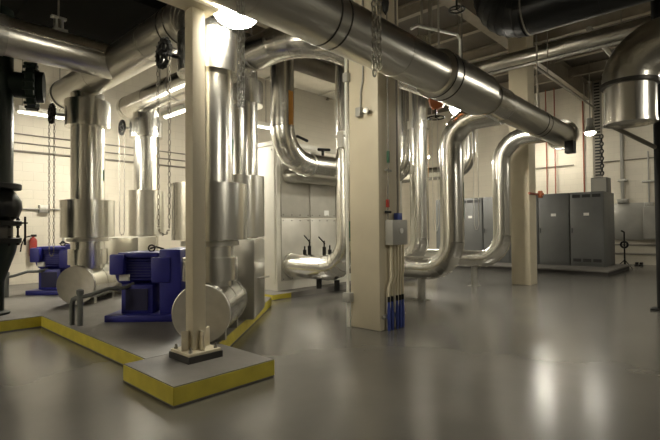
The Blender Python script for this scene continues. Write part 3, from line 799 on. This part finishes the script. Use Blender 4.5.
for x in (5.8, 7.4, 9.4):
    B().box((x, 8.18, 5.13), (x+.04, 9.22, 5.67)).to('joint_flange', 'galv', t)
for x in (5.82, 9.42):
    for y in (8.25, 9.15): B().tube([(x, y, 5.6), (x, y, ZC)], .012, 8).to('hanger_rod', 'smallpipe', t)

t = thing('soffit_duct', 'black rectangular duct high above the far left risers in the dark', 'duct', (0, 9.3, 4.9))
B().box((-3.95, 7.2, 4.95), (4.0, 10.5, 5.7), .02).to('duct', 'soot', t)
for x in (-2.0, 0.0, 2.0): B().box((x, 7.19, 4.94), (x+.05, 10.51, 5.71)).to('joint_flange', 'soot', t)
# hanger trapeze above the main pipe
t = thing('pipe_trapeze', 'bent grey hanger frame above the main pipe, right of the centre', 'hanger', (5.4, 3.1, 4.0))
b = B().tube([(5.2, 3.35, 3.96), (5.35, 3.35, 4.05), (6.0, 3.10, 4.05), (6.05, 3.08, 3.98), (6.05, 3.08, 3.44)], .022, 10)
b.to('frame', 'galv', t)
for p in ((5.42, 3.32), (5.58, 3.27)): B().tube([(p[0], p[1], 4.04), (p[0], p[1], ZC)], .018, 8).to('hanger_rod', 'smallpipe', t)

def actuator(c, lab, R=.10):
    t = thing('valve_actuator', lab, 'valve', c); c = Vector(c)
    B().lathe([(.07, 0), (.12, .03), (.13, .12), (.12, .2), (.07, .24), (0, .25)], c, (.3, -.9, .1), 20).to('body', 'orange', t)
    B().torus(c+Vector((.02, -.1, -.26)), (0, 0, 1), R, .012, 22, 7).to('handwheel', 'black', t)
    b = B().tube([c+Vector((.02, -.1, -.26)), c+Vector((.02, -.1, -.02))], .014, 8)
    for k in range(3):
        a = k*2.1; b.tube([c+Vector((.02, -.1, -.26)), c+Vector((.02+R*math.cos(a), -.1+R*math.sin(a), -.26))], .008, 6)
    b.to('stem', 'black', t)
    return t
a1 = actuator((6.70, 3.97, 3.37), 'orange valve actuator with black handwheel hanging below the main pipe', .14)
B().tube([(6.70, 3.97, 3.37), (6.70, 3.95, ZC)], .02, 8).to('hanger_rod', 'smallpipe', a1)
a2 = actuator((5.50, 2.95, 4.42), 'orange valve actuator with black handwheel at the top edge, above the main pipe', .10)
B().tube([(5.50, 2.95, 4.42), (5.50, 2.95, ZC)], .02, 8).to('hanger_rod', 'smallpipe', a2)
t = thing('hanging_lug', 'small black lug hanging under the roof above the main pipe', 'hook', (4.6, 3.3, 4.3))
B().tube([(4.72, 3.42, 4.15), (4.72, 3.42, ZC)], .008, 6).to('rod', 'smallpipe', t)
B().lathe([(.0, 0), (.035, .06), (.05, .16), (.03, .24), (0, .26)], (4.72, 3.42, 4.0), seg=14).to('lug', 'black', t)

# ------------------------------------------------------------------ hoist chains
b = B()
for s in (-1, 1):
    chain_strand(b.bm, (1.83+s*.026, 2.52-s*.02, 6.3), (1.83+s*.010, 2.52-s*.008, 2.12), .040, .013, .0045, 10, 6)
tag(b.to('hoist_chain', 'galv'), 'bright double link chain hanging before the round lamp', 'chain')
b = B()
for s in (-1, 1):
    chain_strand(b.bm, (3.35+s*.017, 2.53-s*.017, 6.3), (3.35+s*.017, 2.53-s*.017, 2.72+.03*s), .058, .022, .0085, 10, 6)
tag(b.to('hoist_chain', 'chain'), 'bright double link chain hanging before the cream column top', 'chain')
def light_chain(x, y, ztop, low, w, lab):
    b = B()
    p = [(x, y-w, ztop), (x, y-w, low+.12), (x, y-w*.4, low), (x, y+w*.4, low), (x, y+w, low+.12), (x, y+w, ztop)]
    b.tube(p, .007, 6); tag(b.to('pull_chain', 'chain'), lab, 'chain')
light_chain(6.78, 3.93, 3.3, 1.24, .05, 'pale thin pull chain loop left of the foremost bent pipe')
light_chain(9.0, 4.27, 3.9, 1.25, .05, 'pale thin pull chain loop between the two bent pipes, before the cabinets')

# ------------------------------------------------------------------ round high bay lamps, seen ones and added fill
def lamp(x, y, z, r, lab, lens='lamp'):
    t = thing('high_bay_lamp', lab, 'lamp', (x, y, z), group='round high bay lamps')
    prof = [(r*math.sin(a), -r*.72*math.cos(a)) for a in [k*PI/16 for k in range(9)]]
    B().lathe(prof+[(r, .02), (0, .02)], (x, y, z), seg=32).to('lens', lens, t)
    B().lathe([(r+.02, -.015), (r+.02, .03), (r*.8, .12), (.10, .2), (.10, .42), (0, .43)], (x, y, z), seg=32).to('reflector', 'galv', t)
    B().tube([(x, y, z+.42), (x, y, ZC)], .014, 8).to('stem', 'smallpipe', t)
lamp(2.64, 3.70, 3.45, .23, 'lit round lamp at the top, between the cream post and the bright chain', 'lamp_soft')
lamp(7.78, 3.92, 3.50, .235, 'lit round lamp behind the main pipe, above the foremost bent pipe')
lamp(16.9, 5.62, 4.5, .235, 'added fill lamp far back, screened by the domed end of the main pipe', 'lamp_soft')  # unseen lamp added to brighten the right wall
lamp(15.8, 3.75, 4.20, .15, 'distant lit round lamp above the slate cabinets', 'lamp_soft')
lamp(3.32, 9.6, 3.3, .235, 'added fill lamp near the left wall, screened by the far left riser')  # hidden lamp added to light the left wall
lamp(5.16, 8.38, 3.45, .235, 'added fill lamp near the left wall, screened by the riser behind the post')  # second hidden lamp added for the left wall
lamp(10.9, 8.85, 3.6, .235, 'added fill lamp far back, screened by the central cream column')  # unseen lamp added to light the air handler top and wall
lamp(13.5, 8.3, 3.7, .22, 'added fill lamp far back, screened by the pipes right of the column')  # hidden lamp added to light the far walls
lamp(4.5, -3.8, 3.6, .235, 'added fill lamp behind the viewer, out of view')  # fill lamp added behind the camera, never seen
lamp(-3.2, 7.0, 3.3, .235, 'added fill lamp left of the view, out of sight')  # unseen fill, added for light from the left
lamp(11.5, -1.2, 3.8, .235, 'added fill lamp right of the view, out of sight')  # unseen fill, added outside the right of the frame

# ------------------------------------------------------------------ world and view
w = bpy.data.worlds.new('world'); S.world = w; w.use_nodes = True
w.node_tree.nodes['Background'].inputs['Color'].default_value = (.9, .85, .7, 1)
w.node_tree.nodes['Background'].inputs['Strength'].default_value = .01
S.view_settings.view_transform = 'Standard'; S.view_settings.look = 'None'
S.view_settings.gamma = 1; S.view_settings.use_curve_mapping = False
S.view_settings.exposure = 0.6
